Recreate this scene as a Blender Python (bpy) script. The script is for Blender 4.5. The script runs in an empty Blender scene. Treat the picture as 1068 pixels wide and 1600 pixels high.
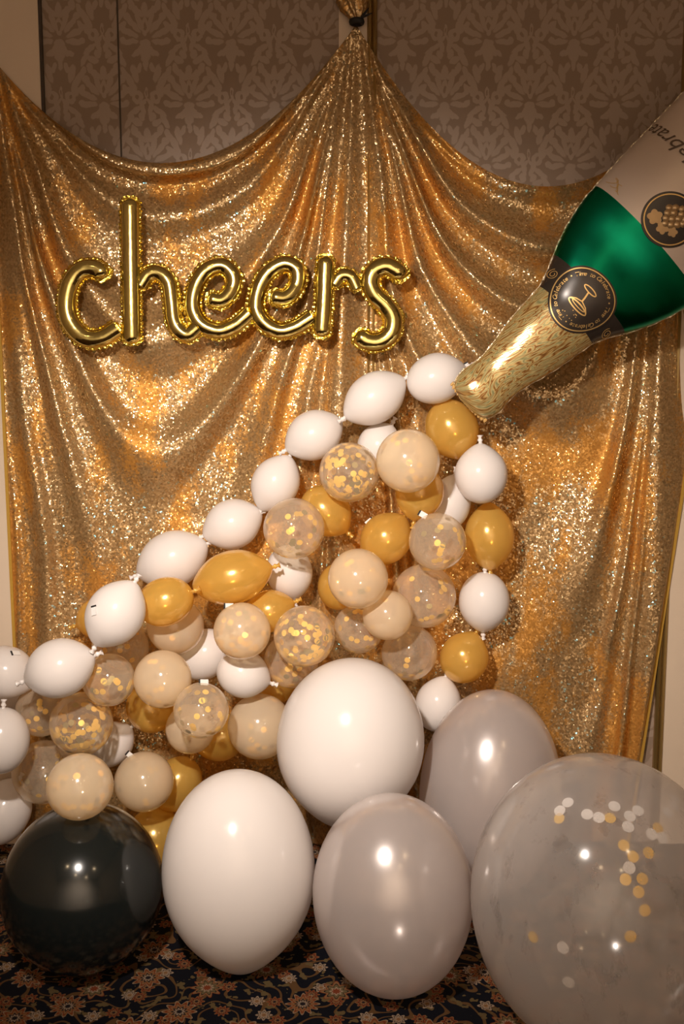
import bpy, bmesh, math, random
import numpy as np
from mathutils import Vector, Matrix, Quaternion

# ------------------------------------------------------------------ camera, light, exposure
scene = bpy.context.scene
COL = scene.collection
CAM = Vector((0.0, -3.1, 1.5)); TILT = math.radians(7.5); FPX = 1555.0
FWD = Vector((0, math.cos(TILT), -math.sin(TILT))); UPV = Vector((0, math.sin(TILT), math.cos(TILT)))

cam_data = bpy.data.cameras.new('camera')
cam_data.sensor_fit = 'VERTICAL'; cam_data.sensor_height = 36.0; cam_data.lens = FPX / 1600 * 36.0
cam_data.clip_start = 0.05
cam = bpy.data.objects.new('camera', cam_data); COL.objects.link(cam)
cam.location = CAM; cam.rotation_euler = (math.pi / 2 - TILT, 0, 0)
scene.camera = cam

world = bpy.data.worlds.new('world'); scene.world = world; world.use_nodes = True
world.node_tree.nodes['Background'].inputs[0].default_value = (1.0, 0.78, 0.58, 1)
world.node_tree.nodes['Background'].inputs[1].default_value = 0.02

def lamp(name, kind, loc, target, energy, color, **kw):
    d = bpy.data.lights.new(name, kind); d.energy = energy; d.color = color
    for k, v in kw.items(): setattr(d, k, v)
    o = bpy.data.objects.new(name, d); COL.objects.link(o); o.location = loc
    o.rotation_euler = (Vector(target) - Vector(loc)).to_track_quat('-Z', 'Y').to_euler()
    return o
# the photographer's flash, a zoomed head up to the left of the camera
lamp('flash', 'SPOT', (-0.42, -2.45, 2.10), (-0.03, 0.0, 0.84), 325, (1.0, 0.885, 0.785),
     spot_size=math.radians(70), spot_blend=1.0, shadow_soft_size=0.055)
# added fill: a spot bounced off the pale wall and ceiling behind the camera
lamp('bounce_fill', 'SPOT', (0.25, -3.4, 1.9), (0.1, -5.2, 1.5), 410, (1.0, 0.93, 0.86), spot_size=math.radians(130), spot_blend=0.8, shadow_soft_size=0.1)
for lx, ly in ((-1.3, -3.3), (1.3, -3.3), (-0.4, -4.4), (0.9, -4.7)):      # its downlights, the warm points mirrored in the foil
    lamp('downlight', 'AREA', (lx, ly, 3.13), (lx, ly, 0), 3, (1.0, 0.72, 0.42), shape='DISK', size=0.12)

vs = scene.view_settings
vs.view_transform = 'Standard'; vs.look = 'None'; vs.gamma = 1.0; vs.use_curve_mapping = False
vs.exposure = 0.0
cy = scene.cycles
cy.use_denoising = True
try:
    cy.denoiser = 'OPENIMAGEDENOISE'; cy.denoising_input_passes = 'RGB_ALBEDO_NORMAL'
except Exception: pass
cy.max_bounces = 6; cy.transparent_max_bounces = 14; cy.caustics_reflective = True

def at(px, py, Y):
    d = FWD + Vector((1, 0, 0)) * ((px - 534) / FPX) - UPV * ((py - 800) / FPX)
    return CAM + d * ((Y - CAM.y) / d.y)
def mpp(P):
    return (P - CAM).dot(FWD) / FPX          # metres per pixel at a point

R = random.Random(7)

# ------------------------------------------------------------------ object helpers
def tag(o, label=None, cat=None, group=None, kind=None):
    if label: o['label'] = label
    if cat: o['category'] = cat
    if group: o['group'] = group
    if kind: o['kind'] = kind
    return o
def empty(name, loc):
    o = bpy.data.objects.new(name, None); COL.objects.link(o); o.location = loc; o.empty_display_size = 0.05
    return o
def mesh_obj(name, me, mat=None, parent=None):
    o = bpy.data.objects.new(name, me); COL.objects.link(o)
    if mat and not me.materials: me.materials.append(mat)
    if parent: o.parent = parent
    return o
def pydata(name, verts, faces, smooth=True):
    me = bpy.data.meshes.new(name); me.from_pydata([tuple(v) for v in verts], [], faces)
    if smooth: me.polygons.foreach_set('use_smooth', [True] * len(me.polygons))
    me.update(); return me
def box_me(name, x0, x1, y0, y1, z0, z1):
    v = [(x, y, z) for x in (x0, x1) for y in (y0, y1) for z in (z0, z1)]
    f = [(0, 1, 3, 2), (4, 6, 7, 5), (0, 4, 5, 1), (2, 3, 7, 6), (0, 2, 6, 4), (1, 5, 7, 3)]
    return pydata(name, v, f, False)
def grid_faces(nr, nc, wrap=False):
    f = []
    for i in range(nr - 1):
        for j in range(nc if wrap else nc - 1):
            k = (j + 1) % nc
            f.append((i * nc + j, i * nc + k, (i + 1) * nc + k, (i + 1) * nc + j))
    return f

# ------------------------------------------------------------------ material helpers
class NT:
    def __init__(s, name):
        s.m = bpy.data.materials.new(name); s.m.use_nodes = True
        s.t = s.m.node_tree; s.t.nodes.clear()
        s.out = s.t.nodes.new('ShaderNodeOutputMaterial')
    def n(s, typ, ins=None, **props):
        nd = s.t.nodes.new('ShaderNode' + typ)
        for k, v in props.items(): setattr(nd, k, v)
        for k, v in (ins or {}).items():
            sock = nd.inputs[k]
            if isinstance(v, bpy.types.NodeSocket): s.t.links.new(v, sock)
            else: sock.default_value = v
        return nd
    def math(s, op, a, b=0.0, c=0.0, clamp=False):
        return s.n('Math', {0: a, 1: b, 2: c}, operation=op, use_clamp=clamp).outputs[0]
    def vm(s, op, a, b=(0, 0, 0)):
        nd = s.n('VectorMath', {0: a, 1: b}, operation=op)
        return nd.outputs['Value'] if op in ('LENGTH', 'DOT_PRODUCT', 'DISTANCE') else nd.outputs[0]
    def mix(s, f, a, b, blend='MIX'):
        nd = s.n('Mix', data_type='RGBA', blend_type=blend)
        for i, v in ((0, f), (6, a), (7, b)):
            if isinstance(v, bpy.types.NodeSocket): s.t.links.new(v, nd.inputs[i])
            else: nd.inputs[i].default_value = v
        return nd.outputs[2]
    def ramp(s, f, stops, interp='LINEAR'):
        nd = s.n('ValToRGB', {0: f}); cr = nd.color_ramp; cr.interpolation = interp
        while len(cr.elements) < len(stops): cr.elements.new(0.5)
        for e, (p, c) in zip(cr.elements, stops): e.position = p; e.color = c
        return nd.outputs[0]
    def coord(s, which='Object'): return s.n('TexCoord').outputs[which]
    def bsdf(s, **kw):
        return s.n('BsdfPrincipled', {k.replace('_', ' '): v for k, v in kw.items()})
    def done(s, shader):
        s.t.links.new(shader, s.out.inputs[0]); return s.m
def rgb(r, g, b): return (r, g, b, 1.0)

def simple(name, col, rough=0.5, metal=0.0, noise=0.0, scale=40, **kw):
    m = NT(name)
    c = rgb(*col)
    if noise:
        t = m.n('TexNoise', {'Vector': m.coord(), 'Scale': scale, 'Detail': 3.0}).outputs[0]
        c = m.mix(m.math('MULTIPLY', t, noise), c, rgb(*[x * 0.5 for x in col]))
    b = m.bsdf(Base_Color=c, Roughness=rough, Metallic=metal, **kw)
    return m.done(b.outputs[0])

# damask wallpaper: print of leaves and scrolls in half-drop repeat
def make_damask():
    U = 0.00195                                     # metres per print unit
    W, H = 130 * U, 182 * U
    E = [  # cx, cy, degrees, a (across), b (along), ring
        (0, 50, 0, 5, 11, 0), (7, 45, -35, 3.5, 7, 0), (0, 26, 0, 5, 13, 1), (9, 34, -18, 4, 15, 0), (14, 50, -30, 5, 6, 0),
        (18, 29, -42, 4.5, 15, 0), (27, 41, -50, 5.5, 6, 0), (24, 17, -66, 4.5, 15, 0), (35, 25, -60, 5, 6, 0), (23, 4, -95, 4.5, 13, 0),
        (34, 6, -90, 5, 5, 0), (0, 2, 0, 8, 6, 0), (8, -8, 30, 4, 10, 0), (0, -14, 0, 8, 12, 0), (0, -29, 0, 3.5, 9, 0), (14, -12, 60, 4, 8, 0),
        (50, 14, 0, 7, 9, 1), (58, 2, 15, 4, 14, 0), (46, -6, -55, 4, 13, 0), (38, -20, -30, 4.5, 13, 0), (50, -22, 60, 5, 9, 0), (57, -14, 20, 5, 7, 0),
        (45, -34, 10, 5, 8, 0), (17, -42, -14, 5, 14, 0), (10, -34, 20, 4, 8, 0), (25, -52, -30, 5, 15, 0), (34, -40, -20, 4, 9, 0), (38, -52, 60, 4, 7, 0),
        (21, -66, 10, 6, 10, 0), (13, -76, 0, 8, 8, 1), (31, -64, -40, 4.5, 8, 0), (0, -70, 0, 2.5, 9, 1), (5, -84, 35, 2.5, 8, 0)]
    g = bpy.data.node_groups.new('damask_motif', 'ShaderNodeTree')
    g.interface.new_socket('Vector', in_out='INPUT', socket_type='NodeSocketVector')
    g.interface.new_socket('Value', in_out='OUTPUT', socket_type='NodeSocketFloat')
    gi = g.nodes.new('NodeGroupInput'); go = g.nodes.new('NodeGroupOutput')
    prev = None
    for cx, cyy, deg, a, b, ring in E:
        mp = g.nodes.new('ShaderNodeMapping'); mp.vector_type = 'TEXTURE'
        mp.inputs['Location'].default_value = (cx * U, cyy * U, 0)
        mp.inputs['Rotation'].default_value = (0, 0, math.radians(deg))
        mp.inputs['Scale'].default_value = (a * U, b * U, 1)
        g.links.new(gi.outputs[0], mp.inputs[0])
        ln = g.nodes.new('ShaderNodeVectorMath'); ln.operation = 'LENGTH'
        g.links.new(mp.outputs[0], ln.inputs[0]); v = ln.outputs['Value']
        if ring:
            s1 = g.nodes.new('ShaderNodeMath'); s1.operation = 'SUBTRACT'; g.links.new(v, s1.inputs[0]); s1.inputs[1].default_value = 0.75
            s2 = g.nodes.new('ShaderNodeMath'); s2.operation = 'ABSOLUTE'; g.links.new(s1.outputs[0], s2.inputs[0])
            s3 = g.nodes.new('ShaderNodeMath'); s3.operation = 'MULTIPLY'; g.links.new(s2.outputs[0], s3.inputs[0]); s3.inputs[1].default_value = 3.6
            v = s3.outputs[0]
        if prev is None: prev = v
        else:
            mn = g.nodes.new('ShaderNodeMath'); mn.operation = 'MINIMUM'
            g.links.new(prev, mn.inputs[0]); g.links.new(v, mn.inputs[1]); prev = mn.outputs[0]
    g.links.new(prev, go.inputs[0])
    m = NT('damask_wallpaper')
    co = m.coord('Object')
    nz = m.n('TexNoise', {'Vector': co, 'Scale': 55.0, 'Detail': 2.0}).outputs['Color']
    co = m.vm('ADD', co, m.vm('MULTIPLY', m.vm('SUBTRACT', nz, (0.5, 0.5, 0.5)), (0.012, 0, 0.012)))
    sp = m.n('SeparateXYZ', {0: co})
    x, z = sp.outputs['X'], sp.outputs['Z']
    vals = []
    for ox, oz in ((0.052, 0.18), (0.052 + W / 2, 0.18 + H / 2)):
        lx = m.math('ABSOLUTE', m.math('SUBTRACT', m.math('WRAP', m.math('SUBTRACT', x, ox), W, 0.0), W / 2))
        lz = m.math('SUBTRACT', m.math('WRAP', m.math('SUBTRACT', z, oz), H, 0.0), H / 2)
        v = m.n('CombineXYZ', {0: lx, 1: lz, 2: 0.0}).outputs[0]
        gn = m.n('Group', node_tree=g); m.t.links.new(v, gn.inputs[0]); vals.append(gn.outputs[0])
    d = m.math('MINIMUM', vals[0], vals[1])
    mask = m.n('MapRange', {0: d, 1: 0.9, 2: 1.1, 3: 1.0, 4: 0.0}).outputs[0]
    fine = m.n('TexNoise', {'Vector': m.coord('Object'), 'Scale': 300.0, 'Detail': 2.0}).outputs[0]
    c = m.mix(mask, rgb(0.27, 0.19, 0.135), rgb(0.37, 0.275, 0.21))
    c = m.mix(m.math('MULTIPLY', fine, 0.2), c, rgb(0.2, 0.14, 0.1))
    b = m.bsdf(Base_Color=c, Roughness=m.n('MapRange', {0: mask, 3: 0.75, 4: 0.5}).outputs[0])
    return m.done(b.outputs[0])

# persian carpet: rosettes, leaves and vines on navy
def make_carpet():
    m = NT('persian_carpet')
    co = m.coord('Object')
    c = rgb(0.004, 0.006, 0.013)
    n1 = m.n('TexNoise', {'Vector': co, 'Scale': 7.0, 'Detail': 1.0}).outputs[0]
    vine = m.math('LESS_THAN', m.math('ABSOLUTE', m.math('SUBTRACT', m.math('FRACT', m.math('MULTIPLY', n1, 9.0)), 0.5)), 0.10)
    c = m.mix(vine, c, rgb(0.20, 0.10, 0.035))
    n2 = m.n('TexNoise', {'Vector': co, 'Scale': 34.0, 'Detail': 2.0}).outputs[0]
    leaf = m.math('GREATER_THAN', n2, 0.60)
    c = m.mix(leaf, c, rgb(0.22, 0.15, 0.06))
    def layer(c, scale, rad, petals, stops, seedoff, keep):
        p = m.vm('ADD', co, (seedoff, seedoff * 1.7, 0))
        v = m.n('TexVoronoi', {'Vector': p, 'Scale': scale, 'Randomness': 0.75}, voronoi_dimensions='2D')
        d = m.vm('SUBTRACT', p, v.outputs['Position'])
        s = m.n('SeparateXYZ', {0: d})
        ang = m.math('ARCTAN2', s.outputs['Y'], s.outputs['X'])
        r = m.math('SQRT', m.math('ADD', m.math('POWER', s.outputs['X'], 2.0), m.math('POWER', s.outputs['Y'], 2.0)))
        rnd = m.n('SeparateColor', {0: v.outputs['Color']})
        lobes = m.math('COSINE', m.math('MULTIPLY', ang, m.math('ADD', petals, m.math('MULTIPLY', m.math('ROUND', m.math('MULTIPLY', rnd.outputs[1], 2.0)), 2.0))))
        edge = m.math('MULTIPLY', m.math('ADD', 0.82, m.math('MULTIPLY', lobes, 0.18)), rad)
        q = m.math('DIVIDE', r, edge)
        ring = m.ramp(m.math('MULTIPLY', q, 0.5), stops[0], 'CONSTANT')
        ring2 = m.ramp(m.math('MULTIPLY', q, 0.5), stops[1], 'CONSTANT')
        col = m.mix(m.math('GREATER_THAN', rnd.outputs[0], 0.5), ring, ring2)
        inside = m.math('MULTIPLY', m.math('LESS_THAN', q, 1.0), m.math('LESS_THAN', rnd.outputs[2], keep))
        return m.mix(inside, c, col)
    dk, ru, ta, cr, ol = rgb(0.02, 0.015, 0.02), rgb(0.34, 0.075, 0.025), rgb(0.40, 0.20, 0.08), rgb(0.58, 0.42, 0.29), rgb(0.25, 0.18, 0.08)
    c = layer(c, 15.0, 0.021, 6.0, ([(0, dk), (0.12, ta), (0.25, dk), (0.3, ru), (0.44, ta)], [(0, ta), (0.15, cr), (0.3, dk), (0.36, cr)]), 3.1, 0.85)
    c = layer(c, 7.0, 0.043, 8.0, ([(0, dk), (0.1, cr), (0.17, dk), (0.24, ta), (0.34, ru), (0.42, ta), (0.47, cr)], [(0, ru), (0.14, cr), (0.2, ol), (0.32, dk), (0.36, ta), (0.46, ru)]), 0.4, 0.9)
    pile = m.n('TexNoise', {'Vector': co, 'Scale': 900.0, 'Detail': 1.0}).outputs[0]
    c = m.mix(m.math('ADD', 0.25, m.math('MULTIPLY', pile, 0.5)), c, rgb(0.006, 0.005, 0.005))
    bump = m.n('Bump', {'Height': pile, 'Strength': 0.6, 'Distance': 0.002}).outputs[0]
    b = m.bsdf(Base_Color=c, Roughness=0.95, Normal=bump)
    b.inputs['Specular IOR Level'].default_value = 0.1
    return m.done(b.outputs[0])

# cloth covered in small flat sequins: every cell is a tiny mirror with a tilt of its own
def make_sequin(name, dim=1.0):
    m = NT(name)
    co = m.coord('Object')
    v = m.n('TexVoronoi', {'Vector': co, 'Scale': 180.0, 'Randomness': 1.0})
    rc = v.outputs['Color']
    sc = m.n('SeparateColor', {0: rc})
    vb = m.n('TexVoronoi', {'Vector': m.vm('ADD', co, (5.3, 2.1, 7.7)), 'Scale': 430.0})
    tilt = m.vm('ADD', m.vm('MULTIPLY', m.vm('SUBTRACT', rc, (0.5, 0.5, 0.5)), (0.47, 0.47, 0.47)),
                m.vm('MULTIPLY', m.vm('SUBTRACT', vb.outputs['Color'], (0.5, 0.5, 0.5)), (0.26, 0.26, 0.26)))
    nrm = m.vm('NORMALIZE', m.vm('ADD', m.n('NewGeometry').outputs['Normal'], tilt))
    # brushed patches: sequins lie the other way and show their orange underside
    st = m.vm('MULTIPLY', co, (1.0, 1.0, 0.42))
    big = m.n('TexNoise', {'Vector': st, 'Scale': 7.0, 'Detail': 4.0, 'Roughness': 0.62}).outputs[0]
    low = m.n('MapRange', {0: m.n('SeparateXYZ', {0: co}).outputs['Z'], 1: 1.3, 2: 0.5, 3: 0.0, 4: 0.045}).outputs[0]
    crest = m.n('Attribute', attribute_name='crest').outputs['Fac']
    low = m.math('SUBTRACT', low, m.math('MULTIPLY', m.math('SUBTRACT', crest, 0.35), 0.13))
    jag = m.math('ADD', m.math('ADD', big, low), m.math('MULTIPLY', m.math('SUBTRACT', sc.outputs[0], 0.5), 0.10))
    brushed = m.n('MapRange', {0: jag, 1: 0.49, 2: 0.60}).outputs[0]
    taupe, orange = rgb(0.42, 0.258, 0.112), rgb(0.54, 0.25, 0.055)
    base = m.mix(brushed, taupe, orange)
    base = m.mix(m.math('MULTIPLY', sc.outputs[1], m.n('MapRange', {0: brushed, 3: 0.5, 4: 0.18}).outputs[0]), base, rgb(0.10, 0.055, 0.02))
    # a few holographic flecks
    teal = m.math('MULTIPLY', m.math('GREATER_THAN', sc.outputs[2], 0.95), m.math('SUBTRACT', 1.0, brushed))
    spec = m.mix(brushed, rgb(0.95, 0.72, 0.42), rgb(0.95, 0.55, 0.17))
    spec = m.mix(teal, spec, rgb(0.15, 0.62, 0.75))
    dif = m.n('BsdfDiffuse', {'Color': base, 'Normal': nrm})
    g1 = m.n('BsdfAnisotropic', {'Color': spec, 'Roughness': 0.13, 'Normal': nrm})
    g2 = m.n('BsdfAnisotropic', {'Color': base, 'Roughness': 0.5, 'Normal': m.vm('NORMALIZE', m.vm('ADD', m.n('NewGeometry').outputs['Normal'], m.vm('MULTIPLY', tilt, (0.4, 0.4, 0.4))))})
    a = m.n('MixShader', {0: 0.34, 1: dif.outputs[0], 2: g2.outputs[0]})
    b = m.n('MixShader', {0: m.n('MapRange', {0: brushed, 3: 0.29, 4: 0.15}).outputs[0], 1: a.outputs[0], 2: g1.outputs[0]})
    return m.done(b.outputs[0])

# thin latex: film that scatters, lets light straight through and has a glossy skin; thicker along its rim
def make_latex(name, col, clear, rough=0.1, metal=0.0, trans=0.25, tint=(1, 1, 1), smudge=0.0, spec=0.5, rim=0.35):
    m = NT(name)
    b = m.bsdf(Base_Color=rgb(*col), Roughness=rough, Metallic=metal)
    b.inputs['Specular IOR Level'].default_value = spec
    tl = m.n('BsdfTranslucent', {'Color': rgb(*col)})
    body = m.n('MixShader', {0: trans, 1: b.outputs[0], 2: tl.outputs[0]}).outputs[0]
    if clear <= 0: return m.done(body)
    lw = m.n('LayerWeight', {'Blend': 0.35}).outputs['Facing']
    f = m.math('ADD', 1.0 - clear, m.math('MULTIPLY', lw, rim), clamp=True)
    if smudge:
        co = m.coord('Object')
        n = m.n('TexNoise', {'Vector': m.vm('MULTIPLY', co, (1, 1, 0.45)), 'Scale': 16.0, 'Detail': 5.0, 'Roughness': 0.6}).outputs[0]
        f = m.math('SUBTRACT', f, m.math('MULTIPLY', m.n('MapRange', {0: n, 1: 0.56, 2: 0.66}).outputs[0], smudge), clamp=True)
    tr = m.n('BsdfTransparent', {'Color': rgb(*tint)})
    mx = m.n('MixShader', {0: f, 1: tr.outputs[0], 2: body})
    gl = m.n('BsdfAnisotropic', {'Color': rgb(1, 1, 1), 'Roughness': max(0.05, rough * 0.7)})
    fr = m.math('ADD', 0.035, m.math('MULTIPLY', m.math('POWER', m.n('LayerWeight', {'Blend': 0.5}).outputs['Facing'], 4.0), 0.35))
    o = m.n('MixShader', {0: fr, 1: mx.outputs[0], 2: gl.outputs[0]})
    return m.done(o.outputs[0])

def make_foil(name, col, rough=0.14, crease=0.25, scale=45.0, spec=None, metal=1.0):
    m = NT(name)
    n = m.n('TexNoise', {'Vector': m.coord(), 'Scale': scale, 'Detail': 2.0}).outputs[0]
    bump = m.n('Bump', {'Height': n, 'Strength': crease, 'Distance': 0.004}).outputs[0]
    b = m.bsdf(Base_Color=rgb(*col), Metallic=metal, Roughness=rough, Normal=bump)
    return m.done(b.outputs[0])

def make_marbled():
    m = NT('marbled_gold_foil')
    co = m.coord('UV')
    st = m.vm('MULTIPLY', co, (1.0, 6.0, 1.0))
    n = m.n('TexNoise', {'Vector': st, 'Scale': 3.2, 'Detail': 2.0, 'Distortion': 0.6, 'Roughness': 0.55}).outputs[0]
    w = m.math('FRACT', m.math('MULTIPLY', n, 8.0))
    w = m.math('ABSOLUTE', m.math('SUBTRACT', w, 0.5))
    c = m.ramp(m.math('MULTIPLY', w, 2.0), [(0.0, rgb(0.17, 0.06, 0.015)), (0.3, rgb(0.44, 0.25, 0.075)), (0.6, rgb(0.58, 0.46, 0.20)), (1.0, rgb(0.24, 0.24, 0.11))])
    bump = m.n('Bump', {'Height': w, 'Strength': 0.15, 'Distance': 0.002}).outputs[0]
    b = m.bsdf(Base_Color=c, Metallic=0.35, Roughness=0.19, Normal=bump)
    return m.done(b.outputs[0])

M = dict(
    damask=make_damask(), carpet=make_carpet(), sequin=make_sequin('gold_sequin_cloth'),
    cream=simple('cream_paint', (0.72, 0.58, 0.44), 0.55, noise=0.1, scale=12),
    wall=simple('beige_paint', (0.62, 0.5, 0.38), 0.7, noise=0.12, scale=9),
    ceil=simple('ceiling_paint', (0.75, 0.68, 0.6), 0.8, noise=0.1, scale=9),
    gilt=simple('gilt_moulding', (0.42, 0.27, 0.09), 0.35, 0.7, noise=0.4, scale=30),
    seam_line=simple('wallpaper_joint', (0.07, 0.05, 0.035), 0.8, noise=0.2),
    white=make_latex('white_latex', (0.86, 0.805, 0.775), 0.0, 0.16, trans=0.22),
    gold=make_latex('gold_pearl_latex', (0.96, 0.64, 0.15), 0.30, 0.2, 0.3, 0.40, tint=(1.0, 0.80, 0.36), rim=0.2),
    clear=make_latex('clear_latex', (1.0, 0.85, 0.66), 0.80, 0.07, 0.0, 0.35, tint=(1.0, 0.97, 0.9), rim=0.35),
    frost=make_latex('frosted_latex', (1.0, 0.84, 0.62), 0.46, 0.14, 0.0, 0.35, tint=(1.0, 0.92, 0.74), rim=0.2),
    pearl=make_latex('pearl_latex', (0.83, 0.755, 0.735), 0.36, 0.24, 0.35, 0.3, tint=(0.95, 0.92, 0.9), rim=0.3, spec=0.8),
    giant=make_latex('giant_clear_latex', (0.82, 0.78, 0.765), 0.68, 0.16, 0.0, 0.4, tint=(0.97, 0.95, 0.93), rim=0.35, smudge=0.14),
    black=make_latex('black_latex', (0.009, 0.013, 0.013), 0.06, 0.17, trans=0.1, tint=(0.5, 0.55, 0.5), rim=0.0, spec=0.35),
    conf_gold=simple('gold_confetti_foil', (1.0, 0.66, 0.13), 0.35, 0.35, noise=0.2),
    conf_dark=simple('antique_gold_confetti', (0.42, 0.33, 0.14), 0.4, 0.7, noise=0.2),
    conf_white=simple('white_confetti_paper', (0.85, 0.83, 0.82), 0.6, noise=0.1),
    foil=make_foil('gold_letter_foil', (0.86, 0.73, 0.27), 0.13, 0.3, 26.0),
    foil_seam=make_foil('gold_seam_foil', (0.92, 0.66, 0.12), 0.22, 0.9, 120.0),
    green=make_foil('green_bottle_foil', (0.004, 0.24, 0.125), 0.24, 0.25, 8.0),
    label=make_foil('white_label_foil', (0.60, 0.49, 0.41), 0.34, 0.1, 6.0, metal=0.3),
    dark=make_foil('black_collar_foil', (0.035, 0.026, 0.020), 0.22, 0.2, 10.0, metal=0.2),
    silver=make_foil('bright_seam_foil', (0.45, 0.38, 0.28), 0.3, 0.8, 90.0),
    marbled=make_marbled(),
    print_gold=simple('gold_print', (0.70, 0.45, 0.16), 0.35, 0.6, noise=0.1),
    print_grape=simple('bronze_print', (0.52, 0.34, 0.16), 0.35, 0.5, noise=0.5, scale=60),
    print_ink=simple('brown_ink_print', (0.10, 0.06, 0.035), 0.45, 0.0, noise=0.1),
    hem=simple('gold_hem_tape', (0.62, 0.36, 0.06), 0.5, 0.2, noise=0.3, scale=200),
    tie=simple('black_elastic', (0.012, 0.010, 0.010), 0.7, noise=0.2),
    tape=simple('pale_tape', (0.78, 0.76, 0.74), 0.3, noise=0.1),
)

# ------------------------------------------------------------------ the setting
def struct(name, me, mat, label, cat, parent=None):
    o = mesh_obj(name, me, mat, parent)
    if not parent: tag(o, label, cat, kind='structure')
    return o
XW, YB, ZC = 2.7, -5.2, 3.15
struct('floor', box_me('floor', -XW, XW, YB, 0.0, -0.06, 0.0), M['carpet'], 'navy patterned floor carpet with rust and tan flowers', 'carpet')
struct('ceiling', box_me('ceiling', -XW, XW, YB, 0.0, ZC, ZC + 0.1), M['ceil'], 'pale ceiling of the room above the frame', 'ceiling')
xl = at(63, 65, 0).x; xs0 = at(529, 20, 0).x; xs1 = at(589, 20, 0).x; xr = at(1029, 1100, 0).x
# back wall: a papered wall with painted panels and gilt mouldings standing proud of it
struct('wall_back', box_me('wall_back', -XW, XW, 0.0, 0.12, 0.0, ZC), M['damask'], 'brown damask papered wall behind the gold curtain', 'wall')
struct('wall_left', box_me('wall_left', -XW - 0.1, -XW, YB, 0.12, 0.0, ZC), M['wall'], 'plain beige side wall on the left of the room', 'wall')
struct('wall_right', box_me('wall_right', XW, XW + 0.1, YB, 0.12, 0.0, ZC), M['wall'], 'plain beige side wall on the right of the room', 'wall')
struct('wall_front', box_me('wall_front', -XW, XW, YB - 0.1, YB, 0.0, ZC), M['wall'], 'plain beige wall facing the gold curtain', 'wall')
struct('trim_1', box_me('trim_1', -XW, xl, -0.016, 0.0, 0.0, ZC), M['cream'], 'plain cream panel at the left of the damask wall', 'wall panel')
struct('trim_2', box_me('trim_2', xr + 0.012, XW, -0.016, 0.0, 0.0, ZC), M['cream'], 'plain cream panel right of the gold curtain', 'wall panel')
struct('trim_3', box_me('trim_3', xs0, xs1 - 0.03, -0.012, 0.0, 0.0, ZC), M['cream'], 'narrow cream strip behind the curtain knot', 'wall panel')
def moulding(name, x0, x1, label, mat):
    prof = [(0, 0), (0, -0.014), (0.18, -0.024), (0.38, -0.020), (0.5, -0.012), (0.62, -0.020), (0.82, -0.024), (1, -0.014), (1, 0)]
    v = []
    for z in (0.0, ZC):
        v += [(x0 + (x1 - x0) * a, b, z) for a, b in prof]
    n = len(prof)
    f = [(i, i + 1, n + i + 1, n + i) for i in range(n - 1)]
    struct(name, pydata(name, v, f, False), mat, label, 'moulding')
moulding('trim_4', xs1 - 0.03, xs1, 'slim gilt moulding beside the curtain knot', M['gilt'])
moulding('trim_5', xr - 0.014, xr + 0.014, 'slim gilt moulding right of the gold curtain', M['gilt'])
x = at(187, 150, 0).x
struct('trim_6', box_me('trim_6', x - 0.0025, x + 0.0025, -0.0015, 0.0, 0.0, ZC), M['seam_line'], 'dark vertical joint line between two wallpaper lengths', 'wallpaper joint')
struct('trim_7', box_me('trim_7', xl, xl + 0.008, -0.012, 0.0, 0.0, ZC), M['seam_line'], 'dark groove beside the left cream panel', 'groove')

# ------------------------------------------------------------------ gold sequin curtain
PINS = [(-22, 78), (556, 38), (1045, 188), (1163, 150)]
SAG = [196, 170, 60]
_h = [R.random() for _ in range(997)]
def n1(x, k=0):
    i = math.floor(x); f = x - i; f = f * f * (3 - 2 * f)
    return _h[(i * 7 + k * 131) % 997] * (1 - f) + _h[((i + 1) * 7 + k * 131) % 997] * f
def n2(x, y, k=0):
    i = math.floor(y); f = y - i; f = f * f * (3 - 2 * f)
    return n1(x, k + i * 17) * (1 - f) + n1(x, k + (i + 1) * 17) * f
def sstep(a, b, x):
    t = min(1, max(0, (x - a) / (b - a))); return t * t * (3 - 2 * t)
def swag(px):
    i = 0 if px < PINS[1][0] else (1 if px < PINS[2][0] else 2)
    (xa, ya), (xb, yb) = PINS[i], PINS[i + 1]
    u = min(1, max(0, (px - xa) / (xb - xa)))
    return i, u, ya + (yb - ya) * u, 4 * u * (1 - u)
def top_y(px):
    i, u, ch, w = swag(px); return ch + SAG[i] * w
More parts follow.
